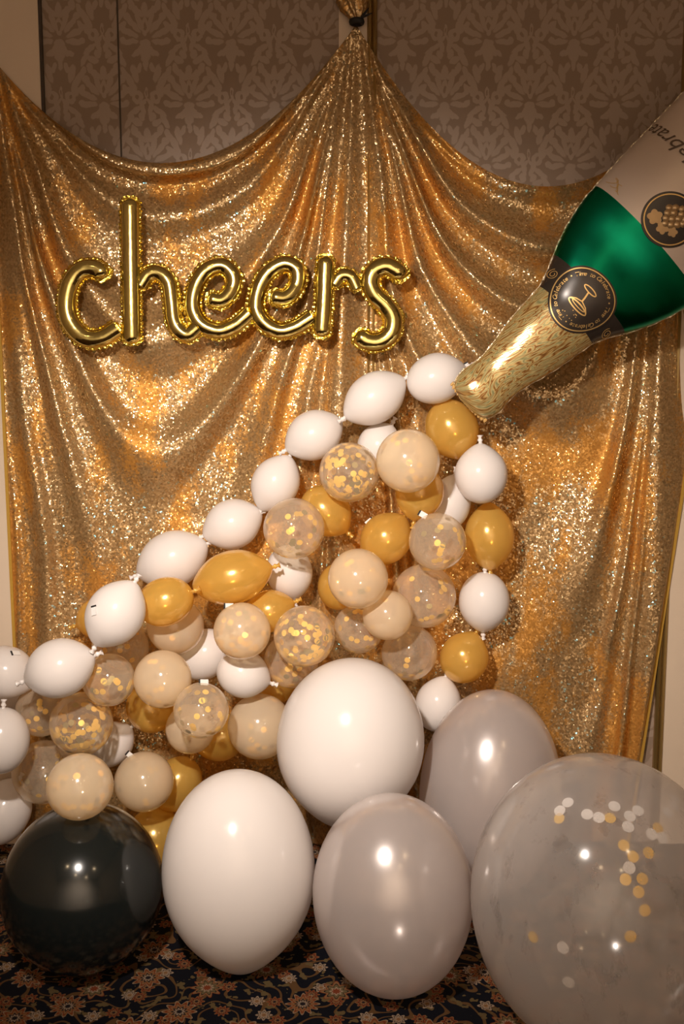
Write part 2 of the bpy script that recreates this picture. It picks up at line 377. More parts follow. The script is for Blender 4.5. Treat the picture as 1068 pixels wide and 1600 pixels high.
def fold_depth(px, py):
    i, u, ch, w = swag(px)
    w_ = max(w, 0.05)
    s = max((py - ch) / w_, 1.0)
    e = math.log(max(s / SAG[i], 0.97))
    cyc = 2.9 * e - 0.22 * e * e * (1 if e > 0 else 0)
    cyc += 0.75 * (n2(px / 190, py / 210, 3) - 0.5) + 0.20 * math.sin(cyc * 1.9 + i * 2.0)
    pin = min(math.hypot(px - x, (py - y) * 0.6) for x, y in PINS)
    grow = sstep(0, 230, pin)
    flat = sstep(0.5, 0.95, w) * sstep(480, 860, s)                      # the bottoms of the deep swags melt into the cloth
    k = n1(cyc * 1.0 + 11, 5 + i)
    amp = (0.012 + 0.062 * grow) * (1 - 0.9 * flat) * (0.35 + 1.0 * k)
    amp *= sstep(0.0, 0.10, w) * 0.75 + 0.25
    amp *= 1 - 0.55 * sstep(700, 1150, py)
    r = 0.5 + 0.5 * math.cos(cyc * math.tau)
    # close under a pin the cloth hangs in folds that fan out from it
    pk = min(range(4), key=lambda q: abs(px - PINS[q][0])); dx = px - PINS[pk][0]; dyp = max(py - PINS[pk][1], 1.0)
    near = 1 - sstep(22, 95, abs(dx)) if pk in (0, 1) else (1.0 if i == 2 else 1 - sstep(22, 95, abs(dx)))
    phi = math.atan2(dx, dyp * 0.75 + 40)
    fan = (0.5 + 0.5 * math.cos(phi * 30 + 2.2 * n1(phi * 6 + 3, 41 + pk) + 0.6 * n2(py / 260, phi * 5, 33))) ** 1.3
    d = amp * r ** 1.5 * (1 - near) + near * (0.006 + 0.038 * grow) * (0.4 + 0.9 * n1(phi * 9 + 20, 51)) * fan
    d += 0.003 * math.sin(cyc * math.tau * 2.0 + 1.0) * (1 - flat) * grow * (1 - near)
    d += 0.030 * (n2(px / 150 + 4, py / 500, 9) - 0.5) * sstep(380, 800, py)  # slow hanging undulation
    d += 0.045 * sstep(0.3, 0.9, w) * sstep(300, 600, s) * (n2(px / 120 + 2.3, py / 150, 21) - 0.4)
    roll = (py - top_y(px))
    d += 0.018 * math.exp(-((roll - 14) / 12) ** 2) * sstep(0, 140, pin)    # rolled upper edge
    crest = (r * (1 - near) + fan * near) * (1 - flat) + 0.5 * flat
    return min(0.082, max(0.0, d + 0.004)) + 0.014, crest
NX, NY = 330, 300
verts = []; crests = []
for r in range(NY + 1):
    for c in range(NX + 1):
        a = c / NX; b = (r / NY)
        xt = PINS[0][0] + a * (PINS[3][0] - PINS[0][0]); xb = 37 + a * (979 - 37)
        yt = top_y(xt); yb = 1332
        b = b * (0.82 + 0.18 * b)
        py = yt + (yb - yt) * b
        px = xt + (xb - xt) * (py - yt) / (yb - yt)
        d, cr_ = fold_depth(px, py); crests.append(cr_)
        if a < 0.004 or a > 0.996: d = 0.020
        P = at(px, py, -d); P.z = max(P.z, 0.006)
        verts.append(P)
me = pydata('curtain_cloth', verts, grid_faces(NY + 1, NX + 1))
me.attributes.new('crest', 'FLOAT', 'POINT').data.foreach_set('value', crests)
cur = empty('sequin_curtain', (0, -0.02, 0.0))
tag(cur, 'gold sequin curtain gathered into swags across the wall', 'curtain')
def child(name, me, mat, parent):
    o = mesh_obj(name, me, mat, parent)
    if parent.parent is None: o.matrix_parent_inverse = Matrix.Translation(-Vector(parent.location))
    return o
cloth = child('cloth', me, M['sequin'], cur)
# hems along both side edges
for col_i, sgn in ((0, 1), (NX, -1)):
    hv = []
    for r in range(NY + 1):
        P = verts[r * (NX + 1) + col_i]
        for k, (dx, dy) in enumerate(((-0.002, 0.0), (-0.002, -0.006), (0.008, -0.0075), (0.008, 0.0))):
            hv.append(Vector((P.x + sgn * dx, P.y + dy, P.z)))
    child('hem', pydata('hem', hv, grid_faces(NY + 1, 4), False), M['hem'], cur)
# gathered top: black elastic and the tuft of cloth above it
T = at(557, 33, -0.045)
tv, NA = [], 40
prof = [(0.000, 0.014), (0.012, 0.018), (0.03, 0.030), (0.055, 0.037), (0.072, 0.030), (0.078, 0.012), (0.078, 0.0)]
for k, (h, rr) in enumerate(prof):
    for j in range(NA):
        a = j / NA * math.tau
        q = rr * (1 + 0.22 * math.sin(a * 7 + k * 0.5) + 0.12 * math.sin(a * 11 + k))
        tv.append(T + Vector((q * math.cos(a) * 1.05 - h * 0.28, q * math.sin(a) * 0.6, h)))
child('tuft', pydata('tuft', tv, grid_faces(len(prof), NA, True)), M['sequin'], cur)
tv = []
for k in range(8):
    b = k / 8 * math.tau
    for j in range(24):
        a = j / 24 * math.tau
        tv.append(T + Vector(((0.017 + 0.006 * math.cos(b)) * math.cos(a), (0.015 + 0.006 * math.cos(b)) * math.sin(a), -0.002 + 0.009 * math.sin(b))))
ring = pydata('elastic', tv, grid_faces(8, 24, True) + [(7 * 24 + j, 7 * 24 + (j + 1) % 24, (j + 1) % 24, j) for j in range(24)])
e = child('elastic', ring, M['tie'], cur); e['label'] = 'black elastic tied round the gathered cloth'
tv = []
for x0, ang in ((0.004, 0.9), (0.006, 0.35)):
    base = T + Vector((0.014, -0.012, 0.006)); d = Vector((math.cos(ang), -0.1, math.sin(ang)))
    n = Vector((-math.sin(ang), 0, math.cos(ang)))
    for s, wd in ((0, 0.004), (0.02, 0.003), (0.032, 0.0012)):
        for oo in (n * wd, Vector((0, -1, 0)) * wd, -n * wd, Vector((0, 1, 0)) * wd): tv.append(base + d * s + oo)
f = grid_faces(3, 4, True); f = f + [tuple(i + 12 for i in q) for q in f]
child('elastic_end', pydata('elastic_end', tv, f), M['tie'], cur)

# ------------------------------------------------------------------ foil script balloon "cheers"
def spline(pts, per=14):
    P = [Vector((p[0], p[1])) for p in pts]
    P = [P[0] * 2 - P[1]] + P + [P[-1] * 2 - P[-2]]
    out = []
    for i in range(1, len(P) - 2):
        p0, p1, p2, p3 = P[i - 1:i + 3]
        for k in range(per):
            t = k / per
            out.append(0.5 * ((2 * p1) + (p2 - p0) * t + (2 * p0 - 5 * p1 + 4 * p2 - p3) * t * t + (3 * p1 - p0 - 3 * p2 + p3) * t ** 3))
    out.append(P[-2]); return out
def resample(pts, step):
    out = [pts[0]]; acc = 0
    for a, b in zip(pts, pts[1:]):
        L = (b - a).length; d = step - acc
        while d <= L and L > 0:
            out.append(a + (b - a) * (d / L)); d += step
        acc = (acc + L) % step
    out.append(pts[-1]); return out
LY = -0.130
def tube(pts, rad, ends, dy):
    pts = resample(spline(pts), 2.2); n = len(pts); V = []; NS = 20
    tot = (n - 1) * 2.2
    for i, p in enumerate(pts):
        t = (pts[min(i + 1, n - 1)] - pts[max(i - 1, 0)]).normalized(); nn = Vector((-t.y, t.x))
        s0, s1 = i * 2.2, tot - i * 2.2
        r = rad
        for s, e in ((s0, ends[0]), (s1, ends[1])):
            if s < rad * 0.9: r *= max(0.12, math.sqrt(max(0, 1 - ((rad * 0.9 - s) / (rad * 0.9)) ** 2))) if e else 1
        zoff = dy(i / (n - 1)) if callable(dy) else dy
        for j in range(NS):
            a = j / NS * math.tau
            q = p + nn * (r * math.cos(a))
            k = 0.00192
            V.append(at(q.x, q.y, LY + zoff) + Vector((0, -math.sin(a) * r * k * 0.92, 0)))
    F = grid_faces(n, NS, True)
    F.append(tuple(range(NS))); F.append(tuple(reversed(range((n - 1) * NS, n * NS))))
    return V, F, pts
def seam(pts, rad, dy, ends):
    V = []; n = len(pts)
    ext0 = pts[0] + (pts[0] - pts[1]).normalized() * 4; ext1 = pts[-1] + (pts[-1] - pts[-2]).normalized() * 4
    Q = [ext0] + pts + [ext1]
    for i, p in enumerate(Q):
        t = (Q[min(i + 1, n + 1)] - Q[max(i - 1, 0)]).normalized(); nn = Vector((-t.y, t.x))
        w = rad + 2.9 + 1.1 * math.sin(i * 2.05) + 0.8 * math.sin(i * 0.7)
        if i < 5: w *= (0.55, 0.72, 0.85, 0.93, 0.98)[i]
        if i > n - 4: w *= (0.55, 0.72, 0.85, 0.93, 0.98)[max(0, n + 1 - i)]
        zoff = dy((i - 1) / (n - 1)) if callable(dy) else dy
        b = 0.0016 * math.sin(i * 2.05)
        for a, yy in ((-1, b), (-0.86, -b - 0.003), (0.86, b - 0.003), (1, -b), (0.86, 0.003), (-0.86, 0.003)):
            q = p + nn * (w * a); V.append(at(q.x, q.y, LY + zoff) + Vector((0, yy, 0)))
    return V, grid_faces(n + 2, 6, True)
LET = [
    ('foil letter c', [([(165, 435), (158, 425), (143, 419), (124, 424), (110, 444), (104, 477), (112, 507), (133, 527), (159, 528), (185, 513)], 14.8, (1, 0), 0)]),
    ('foil letter h with tall stem', [([(203.3, 310), (204, 380), (205, 460), (206.5, 537)], 14.5, (1, 1), -0.012),
                       ([(219, 447), (232, 429), (249, 427), (263, 441), (268, 471), (271, 499), (280, 516), (294, 523), (309, 511)], 12.7, (0, 0), 0)]),
    ('foil letter e after the h', [([(324, 466), (346, 469), (362, 453), (364, 431), (347, 415), (322, 423), (305, 449), (301, 481), (314, 506), (340, 517), (366, 509), (390, 489)], 12.9, (1, 0), lambda t: -0.016 * max(0, 1 - t * 6))]),
    ('foil letter e before the r', [([(422, 463), (446, 465), (463, 447), (464, 422), (444, 412), (419, 426), (404, 452), (400, 481), (412, 504), (436, 517), (462, 511), (488, 495)], 12.9, (1, 0), lambda t: -0.016 * max(0, 1 - t * 6))]),
    ('foil letter r', [([(508.5, 400), (507, 440), (505, 485), (502, 527)], 14, (1, 1), -0.012),
                       ([(521, 446), (533, 431), (548, 433), (558, 452)], 11, (0, 0), 0)]),
    ('foil letter s', [([(630, 436), (620, 424), (602, 416), (584, 424), (578, 442), (586, 461), (603, 478), (614, 498), (610, 521), (592, 534), (571, 532), (558, 519)], 14.8, (1, 1), 0)]),
]
fb = empty('foil_word_balloon', at(365, 545, LY)); tag(fb, 'gold foil script balloon spelling cheers hung on the curtain', 'foil balloon')
for lab, strokes in LET:
    V, F, SV, SF = [], [], [], []
    for pts, rad, ends, dy in strokes:
        v, f, rp = tube(pts, rad, ends, dy)
        F += [tuple(i + len(V) for i in q) for q in f]; V += v
        v, f = seam(rp, rad, dy, ends)
        SF += [tuple(i + len(SV) for i in q) for q in f]; SV += v
    o = child('letter', pydata('letter', V, F), M['foil'], fb); o['label'] = lab
    child('crimped_seam', pydata('crimped_seam', SV, SF, False), M['foil_seam'], o)

# ------------------------------------------------------------------ foil champagne bottle
MX, MY = 733.0, 627.0
AX = Vector((0.744, -0.668)); NXV = Vector((0.668, 0.744))
HW = [(-9, 10), (-6, 26), (0, 37), (10, 42), (28, 44), (42, 41), (58, 39), (90, 44), (115, 50), (145, 55), (180, 58.5), (206, 62), (235, 75), (260, 88), (290, 101),
      (322, 111), (350, 117), (424, 125), (490, 130), (575, 137), (700, 142), (800, 140), (850, 128), (872, 100), (884, 50), (888, 8)]
def hw(t):
    if t <= HW[0][0]: return HW[0][1]
    for (a, b), (c, d) in zip(HW, HW[1:]):
        if t <= c:
            f = (t - a) / (c - a); return b + (d - b) * f
    return HW[-1][1]
def hws(t): return (hw(t - 7) + 2 * hw(t) + hw(t + 7)) / 4 if 20 < t < 860 else hw(t)
def byc(t): return -0.285 - 0.00003 * t
def bp(t, n, lift=0.0, back=False):
    w = hws(t); q = max(-1, min(1, n / w))
    ratio = 0.62 - 0.26 * sstep(180, 330, t)
    dep = w * 0.00185 * ratio * math.sqrt(1 - q * q)
    P = Vector((MX, MY)) + AX * t + NXV * n
    W = at(P.x, P.y, byc(t))
    return W + Vector((0, (dep if back else -dep) - (0 if back else lift), 0))
bot = empty('foil_bottle_balloon', bp(440, 0, 0, True)); tag(bot, 'green champagne bottle foil balloon tilted neck down over the curtain', 'foil balloon')
def band(name, t0, t1, mat, step=5, cap=False):
    NS = 64; n = max(2, int((t1 - t0) / step)); V = []; uv = []
    for i in range(n + 1):
        t = t0 + (t1 - t0) * i / n; w = hws(t)
        for j in range(NS):
            a = j / NS * math.tau
            # puckers where the two foil sheets meet
            pk = 1 + 0.010 * math.sin(t * 0.55 + 2 * math.sin(t * 0.13)) * abs(math.cos(a)) ** 5
            q = w * math.cos(a)
            P = bp(t, q * min(1, pk) if pk < 1 else q, 0, math.sin(a) < 0)
            V.append(P); uv.append((t / 200.0, a / math.tau * w / 40.0))
    F = grid_faces(n + 1, NS, True)
    if cap: F += [tuple(range(NS)), tuple(reversed(range(n * NS, (n + 1) * NS)))]
    me = pydata(name, V, F)
    ul = me.uv_layers.new(name='UVMap')
    for lp in me.loops: ul.data[lp.index].uv = uv[lp.vertex_index]
    return child(name, me, mat, bot)
nk = band('neck', -9, 200, M['marbled'], 4); nk['label'] = 'marbled gold foil neck'
cl = band('collar', 200, 250, M['dark'], 4); cl['label'] = 'black collar band with gold scrolls'
bd = band('body', 250, 370, M['green'], 4); bd['label'] = 'green foil shoulder'
lb = band('label_panel', 370, 690, M['label'], 6); lb['label'] = 'white label panel'
bs = band('base', 690, 888, M['green'], 6); bs['label'] = 'green foil base'
# crimped seam running round the silhouette, a strip for each side
for sgn in (1, -1):
    V = []; n = 190
    for i in range(n + 1):
        t = -9 + (888 + 9) * i / n; w = hws(t)
        for k in (-2, 0.8 + 0.7 * math.sin(i * 1.1)):
            P = Vector((MX, MY)) + AX * t + NXV * (sgn * (w + k))
            W = at(P.x, P.y, byc(t)); V += [W + Vector((0, -0.002, 0)), W + Vector((0, 0.002, 0))]
    V2 = []
    for i in range(n + 1): a, b, c, d = V[i * 4:i * 4 + 4]; V2 += [a, c, d, b]
    child('seam', pydata('seam', V2, grid_faces(n + 1, 4, True), False), M['silver'], bot)
# crimped lip of the mouth
V = []
for i in range(41):
    n_ = -40 + 80 * i / 40
    tt = -3 - 5 * math.sqrt(max(0, 1 - (n_ / 41) ** 2)) - 1.8 * math.sin(i * 2.1)
    for dt, yy in ((0, -0.006), (6, -0.007), (6, 0.004), (0, 0.003)):
        P = Vector((MX, MY)) + AX * (tt + dt) + NXV * n_
        V.append(at(P.x, P.y, byc(0)) + Vector((0, yy, 0)))
child('mouth_seam', pydata('mouth_seam', V, grid_faces(41, 4, True), False), M['marbled'], bot)

def decal(name, tris2d, mat, parent, lift, label=None, org=(0, 0)):
    """faces given in bottle coordinates (t, n), laid on the foil"""
    V, F = tris2d
    me = pydata(name, [bp(org[0] + a, org[1] + b, lift) for a, b in V], F)
    o = child(name, me, mat, parent)
    if label: o['label'] = label
    return o
def disc2(rfun, nr=6, na=64, r0=0.0):
    V, F = [], []
    for i in range(nr + 1):
        for j in range(na):
            a = j / na * math.tau; r = rfun(a) * (r0 + (1 - r0) * i / nr)
            V.append((r * math.cos(a), r * math.sin(a)))
    F = grid_faces(nr + 1, na, True)
    return V, F
def ribbon2(pts, w, closed=False):
    V, F = [], []; n = len(pts)
    for i, p in enumerate(pts):
        a = Vector(pts[(i - 1) % n] if closed else pts[max(0, i - 1)]); b = Vector(pts[(i + 1) % n] if closed else pts[min(n - 1, i + 1)])
        d = (b - a).normalized(); nn = Vector((-d.y, d.x)) * (w(i / max(1, n - 1)) if callable(w) else w) / 2
        V += [tuple(Vector(p) + nn), tuple(Vector(p) - nn)]
    m = n if closed else n - 1
    F = [(2 * i, 2 * ((i + 1) % n), 2 * ((i + 1) % n) + 1, 2 * i + 1) for i in range(m)]
    return V, F
def join2(*parts):
    V, F = [], []
    for v, f in parts:
        F += [tuple(i + len(V) for i in q) for q in f]; V += v
    return V, F
def text_mesh(txt, size, shear=0.0, align='CENTER'):
    cu = bpy.data.curves.new('t', 'FONT'); cu.body = txt; cu.size = size; cu.shear = shear; cu.align_x = align; cu.resolution_u = 3
    ob = bpy.data.objects.new('t', cu); COL.objects.link(ob)
    me = ob.to_mesh(); V = [(v.co.x, v.co.y) for v in me.vertices]; F = [tuple(p.vertices) for p in me.polygons]
    ob.to_mesh_clear(); bpy.data.objects.remove(ob); bpy.data.curves.remove(cu)
    return V, F
# oval seal on the collar
ST, SN = 227.0, -4.0
seal_r = lambda a: 51.5 * (1 + 0.035 * math.cos(3 * (a - math.pi)))
seal = decal('seal', disc2(seal_r, 8), M['dark'], bot, 0.0030, 'black oval seal with gold ring', (ST, SN))
decal('seal_ring', ribbon2([(seal_r(k / 90 * math.tau) * 0.93 * math.cos(k / 90 * math.tau), seal_r(k / 90 * math.tau) * 0.93 * math.sin(k / 90 * math.tau)) for k in range(90)], 1.7, True), M['print_gold'], seal, 0.0042, None, (ST, SN))
# ring of lettering, one glyph at a time round the seal
parts = []
txt = 'Time to Celebrate \u2022 ' * 3
for i, chx in enumerate(txt):
    if chx == ' ': continue
    th = i / len(txt) * math.tau
    v, f = text_mesh(chx, 9.0, 0.2)
    out = []
    for u_, v_ in v:
        rr = 37.5 + v_; aa = th + u_ / 38.0
        # upright seal: up is towards the mouth (-t), right is -n; text runs clockwise
        out.append((-rr * math.cos(aa), -rr * math.sin(aa)))
    parts.append((out, f))
decal('lettering', join2(*parts), M['print_gold'], seal, 0.0042, 'ring of gold lettering Time to Celebrate', (ST, SN))
def ell(ct, cn, at_, an, n=36): return [(ct + at_ * math.cos(k / n * math.tau), cn + an * math.sin(k / n * math.tau)) for k in range(n)]
g = [ribbon2(ell(18, -3, 3.6, 12), 1.7, True), ribbon2([(15, -3), (4, 0), (-3, 1)], 2.6), ribbon2(ell(-12, 2, 5.0, 18), 1.9, True), ribbon2(ell(-10, 2, 2.4, 13), 1.3, True),
     ribbon2([(-10, -15.5), (-5, -9), (-2, 1), (-5, 12), (-10, 19)], 1.8)]
decal('glass_print', join2(*[p for p in g if p[0]]), M['print_gold'], seal, 0.0042, 'gold outline of a champagne coupe', (ST, SN))
bub = []
for q in range(11):
    ct, cn = -20 - R.random() * 13, -10 + R.random() * 24
    bub.append((ell(ct, cn, 0.8, 0.8, 7), [tuple(range(7))]))
decal('bubble_print', join2(*bub), M['print_gold'], seal, 0.0042, None, (ST, SN))
for sgn in (1, -1):
    sp_ = [((2 + 7 * k / 40) * math.cos(k / 40 * 12), (1.5 + 5.5 * k / 40) * math.sin(k / 40 * 12)) for k in range(41)]
    decal('scroll_print', ribbon2(sp_, 1.0), M['print_gold'], cl, 0.0022, None, (225, sgn * 62))
# round grape emblem on the label
ET, EN = 406.0, -7.0
emb = decal('emblem', disc2(lambda a: 43.0, 6), M['dark'], lb, 0.0022, 'round black emblem with a bunch of grapes', (ET, EN))
decal('emblem_ring', ribbon2([(38.6 * math.cos(k / 80 * math.tau), 38.6 * math.sin(k / 80 * math.tau)) for k in range(80)], 1.8, True), M['print_gold'], emb, 0.0032, None, (ET, EN))
gr = []
for (gx, gy) in ((-22, -2), (-16, -10), (-16, 3), (-15, 13), (-9, -16), (-9, -6), (-8, 5), (-8, 15), (-2, -12), (-1, -1), (-1, 10), (5, -8), (6, 4), (11, -3)):
    gr.append((gx, gy))
def dome(ct, cn, r):
    V = [(ct, cn)]; F = []
    V += [(ct + r * 0.6 * math.cos(k / 14 * math.tau), cn + r * 0.6 * math.sin(k / 14 * math.tau)) for k in range(14)]
    V += [(ct + r * math.cos(k / 14 * math.tau), cn + r * math.sin(k / 14 * math.tau)) for k in range(14)]
    F = [(0, 1 + k, 1 + (k + 1) % 14) for k in range(14)] + [(1 + k, 15 + k, 15 + (k + 1) % 14, 1 + (k + 1) % 14) for k in range(14)]
    return V, F
# the bunch hangs towards the bottle's base (+t); leaves on the mouth side
for gx, gy in gr:
    V, F = dome(gx * -1 + 2, gy * 1.05 + 3, 5.6)
    cen = V[0]
    pts = [bp(ET + a, EN + b, 0.0034 + 0.004 * (1 - min(1, ((a - cen[0]) ** 2 + (b - cen[1]) ** 2) / 31.4))) for a, b in V]
    child('grape_print', pydata('grape_print', pts, F), M['print_grape'], emb)
lf = lambda ph, R0: (lambda a: R0 * (0.72 + 0.28 * abs(math.cos(2.5 * (a - ph)))))
for ct, cn, r_, ph in ((-14, -18, 12, 0.3), (-17, 2, 10, 1.1), (-10, 17, 8, 2.0)):
    decal('leaf_print', disc2(lf(ph, r_), 3, 50), M['print_grape'], emb, 0.0036, None, (ET + ct, EN + cn))
# printed words on the label
v, f = text_mesh('Time to Celebrate', 34, 0.35)
half = max(abs(a) for a, b in v)
out = []
for a, b in v:
    psi = a / half * math.radians(80)
    out.append((-b + 12, -hws(500) * math.sin(psi)))
decal('lettering', (out, f), M['print_ink'], lb, 0.0022, 'brown script lettering Time to Celebrate', (490, 0))
fl = []
for k in range(4):
    sp_ = [(386 + 5 * math.cos(q / 8) * (1 + q / 40) + k * 1.5, -92 - k * 5 - 6 * math.sin(q / 6 + k)) for q in range(30)]
    fl.append(ribbon2(sp_, 0.9))
decal('flourish_print', join2(*fl), M['print_gold'], lb, 0.0022, None)

# ------------------------------------------------------------------ balloons
def balloon_mesh(name, a, b, tips, nu=44, nv=30):
    """latex body along +Z: a half length, b radius, tips 0 round / 1 drawn to a tip at +Z / 2 drawn at both ends"""
    V, F = [(0, 0, a * (1.05 if tips else 1))], []
    for i in range(1, nv):
        th = math.pi * i / nv; c, s = math.cos(th), math.sin(th)
        r = b * s; z = a * c
        if (c > 0 and tips) or (c < 0 and tips == 2):
            k = abs(c) ** 3
            r *= 1 - 0.20 * k; z *= 1 + 0.05 * abs(c) ** 8
        for j in range(nu):
            q = j / nu * math.tau; V.append((r * math.cos(q), r * math.sin(q), z))
    V.append((0, 0, -a * (1.05 if tips == 2 else 1)))
    for j in range(nu): F.append((0, 1 + j, 1 + (j + 1) % nu))
    for i in range(nv - 2):
        for j in range(nu):
            p = 1 + i * nu; F.append((p + j, p + nu + j, p + nu + (j + 1) % nu, p + (j + 1) % nu))
    p = 1 + (nv - 2) * nu
    for j in range(nu): F.append((p + j, len(V) - 1, p + (j + 1) % nu))
    return pydata(name, V, F)
def knot_mesh(s):
    prof = [(-0.006, 0.010), (0.002, 0.0065), (0.005, 0.0050), (0.008, 0.0078), (0.012, 0.0085), (0.016, 0.0060), (0.019, 0.0052), (0.026, 0.0095), (0.028, 0.0100), (0.027, 0.0085), (0.021, 0.002)]
    V = []
    for z, r in prof:
        for j in range(14):
            q = j / 14 * math.tau; w = 1 + 0.14 * math.sin(3 * q + z * 200)
            V.append((r * w * s * math.cos(q), r * w * s * math.sin(q), z * s))
    return pydata('knot', V, grid_faces(len(prof), 14, True))
KNOT = {k: knot_mesh(1.0) for k in ('white', 'gold', 'clear', 'frost', 'pearl', 'giant', 'black')}
for k in KNOT: KNOT[k].materials.append(M[k])
def disc_mesh(name, mat, r=0.0088, n=10):
    V = []
    for z in (-0.0002, 0.0002): V += [(r * math.cos(k / n * math.tau), r * math.sin(k / n * math.tau), z) for k in range(n)]
    F = [tuple(reversed(range(n))), tuple(range(n, 2 * n))] + [(k, (k + 1) % n, n + (k + 1) % n, n + k) for k in range(n)]
    me = pydata(name, V, F, False); me.materials.append(mat); return me
CONF = {'g': disc_mesh('confetti', M['conf_gold']), 'd': disc_mesh('confetti', M['conf_dark']), 'w': disc_mesh('confetti', M['conf_white'], 0.0125, 12), 'G': disc_mesh('confetti', M['conf_gold'], 0.0118, 12)}
TAB = box_me('tape_tab', -0.008, 0.008, -0.0008, 0.0008, -0.013, 0.013); TAB.materials.append(M['tape'])
MARK = box_me('tab_mark', -0.0082, 0.0082, -0.0013, 0.0013, 0.009, 0.0134); MARK.materials.append(M['tie'])
placed = []
def put_confetti(body, parent, a, b, spots):
    """discs stuck to the inside of the film; spots are (unit direction in body axes, kind)"""
    for d, k in spots:
        n = Vector((d.x / b, d.y / b, d.z / a)).normalized()
        p = Vector((d.x * b, d.y * b, d.z * a)) * 0.972
        c = bpy.data.objects.new('confetti', CONF[k]); COL.objects.link(c); c.parent = parent
        c.matrix_local = Matrix.Translation(p) @ n.to_track_quat('Z', 'Y').to_matrix().to_4x4() @ Matrix.Rotation(R.random() * 6, 4, 'Z')
def balloon(kind, name, px, py, a, b, label, ang=None, tips=0, conf=0, tape=(), fixY=None, group=None, lean=None, spots=None, rz=None, knots=None):
    """a, b in pixels; ang = direction of the tip in the picture plane (degrees, anticlockwise from right); None = tip points back to the wall"""
    Y = fixY if fixY is not None else None
    if Y is None:
        Y = -(b * 0.0019 + 0.075)
        for _ in range(220):
            C = at(px, py, Y); r_ = math.sqrt(a * b) * mpp(C) * 0.985
            if all((C - c2).length >= r_ + r2 for c2, r2 in placed): break
            Y -= 0.004
    C = at(px, py, Y); s = mpp(C); A, B = a * s, b * s
    if rz: A = rz
    placed.append((C.copy(), math.sqrt(A * B) * 0.985))
    root = empty(name, C)
    tag(root, label, 'balloon', group)
    if lean is not None: d = Vector(lean).normalized()
    elif ang is None: d = Vector((R.uniform(-.5, .5), 0.8, R.uniform(-.75, -.1))).normalized()
    else: d = Vector((math.cos(math.radians(ang)), 0.06, math.sin(math.radians(ang)))).normalized()
    root.rotation_mode = 'QUATERNION'; root.rotation_quaternion = d.to_track_quat('Z', 'Y')
    body = mesh_obj('body', balloon_mesh('body', A, B, tips), M[kind], root)
    ks = [1] + ([-1] if tips == 2 else [])
    for sg in (knots if knots is not None else ks):
        k = mesh_obj('knot', KNOT[kind], None, root)
        sc_ = 0.85 if b < 70 else 1.6
        k.location = (0, 0, sg * A * (1.045 if (tips and sg > 0) or tips == 2 else 0.995)); k.scale = (sc_, sc_, sc_)
        if sg < 0: k.rotation_euler = (math.pi, 0, 0)
    inv = root.rotation_quaternion.inverted()
    sp_ = []
    if conf:
        while len(sp_) < conf:
            v = Vector((R.gauss(0, 1), R.gauss(-0.15, 1), R.gauss(-0.28, 1))).normalized()
            if R.random() < 0.35 and sp_ and sp_[-1][0] is not None:
                v = (root.rotation_quaternion @ sp_[-1][0] + Vector((R.gauss(0, .16), R.gauss(0, .16), R.gauss(0, .16)))).normalized()
            sp_.append((inv @ v, 'd' if R.random() < 0.22 else 'g'))
    def film(qx, qy):
        """unit direction, in body axes, of the near film seen at that place"""
        dr = (at(qx, qy, -0.5) - CAM).normalized(); o = CAM - C
        o2, d2 = inv @ o, inv @ dr
        o3 = Vector((o2.x / B, o2.y / B, o2.z / A)); d3 = Vector((d2.x / B, d2.y / B, d2.z / A))
        aa, bb, cc = d3.dot(d3), 2 * o3.dot(d3), o3.dot(o3) - 1
        disc = bb * bb - 4 * aa * cc
        return (o3 + d3 * ((-bb - math.sqrt(disc)) / (2 * aa))).normalized() if disc > 0 else None
    for qx, qy, k in spots or ():
        u = film(qx, qy)
        if u: sp_.append((u, k))
    if sp_: put_confetti(body, root, A, B, sp_)
    for qx, qy, rot, *front in tape:
        t = mesh_obj('tape_tab', TAB, None, root)
        u = film(qx, qy) if front else None
        if u:                                             # a strip pressed flat on the film
            nn = root.rotation_quaternion @ Vector((u.x / B, u.y / B, u.z / A)).normalized()
            P = C + root.rotation_quaternion @ Vector((u.x * B, u.y * B, u.z * A)) + nn * 0.0015
            zz = (Vector((0, 0, 1)) - nn * nn.z).normalized(); xx = (-nn).cross(zz)
            rotm = Matrix((xx, -nn, zz)).transposed().to_4x4()
        else:
            P = at(qx, qy, Y + 0.01); rotm = Matrix.Identity(4)
        t.matrix_local = (Matrix.Translation(C) @ root.rotation_quaternion.to_matrix().to_4x4()).inverted() @ Matrix.Translation(P) @ rotm @ Matrix.Rotation(-math.radians(rot), 4, 'Y')
        mk = mesh_obj('tab_mark', MARK, None, t)
    return root
WG, GG, CG, LG = 'small white balloons of the garland', 'small gold balloons of the garland', 'small clear balloons of the garland', 'big balloons on the floor'
def W(*a, **k): return balloon('white', 'white_balloon', *a, group=WG, **k)
def G(*a, **k): return balloon('gold', 'gold_balloon', *a, group=GG, **k)
def C(*a, **k): return balloon('clear', 'confetti_balloon', *a, group=CG, **k)
def F(*a, **k): return balloon('frost', 'frosted_balloon', *a, group=CG, **k)

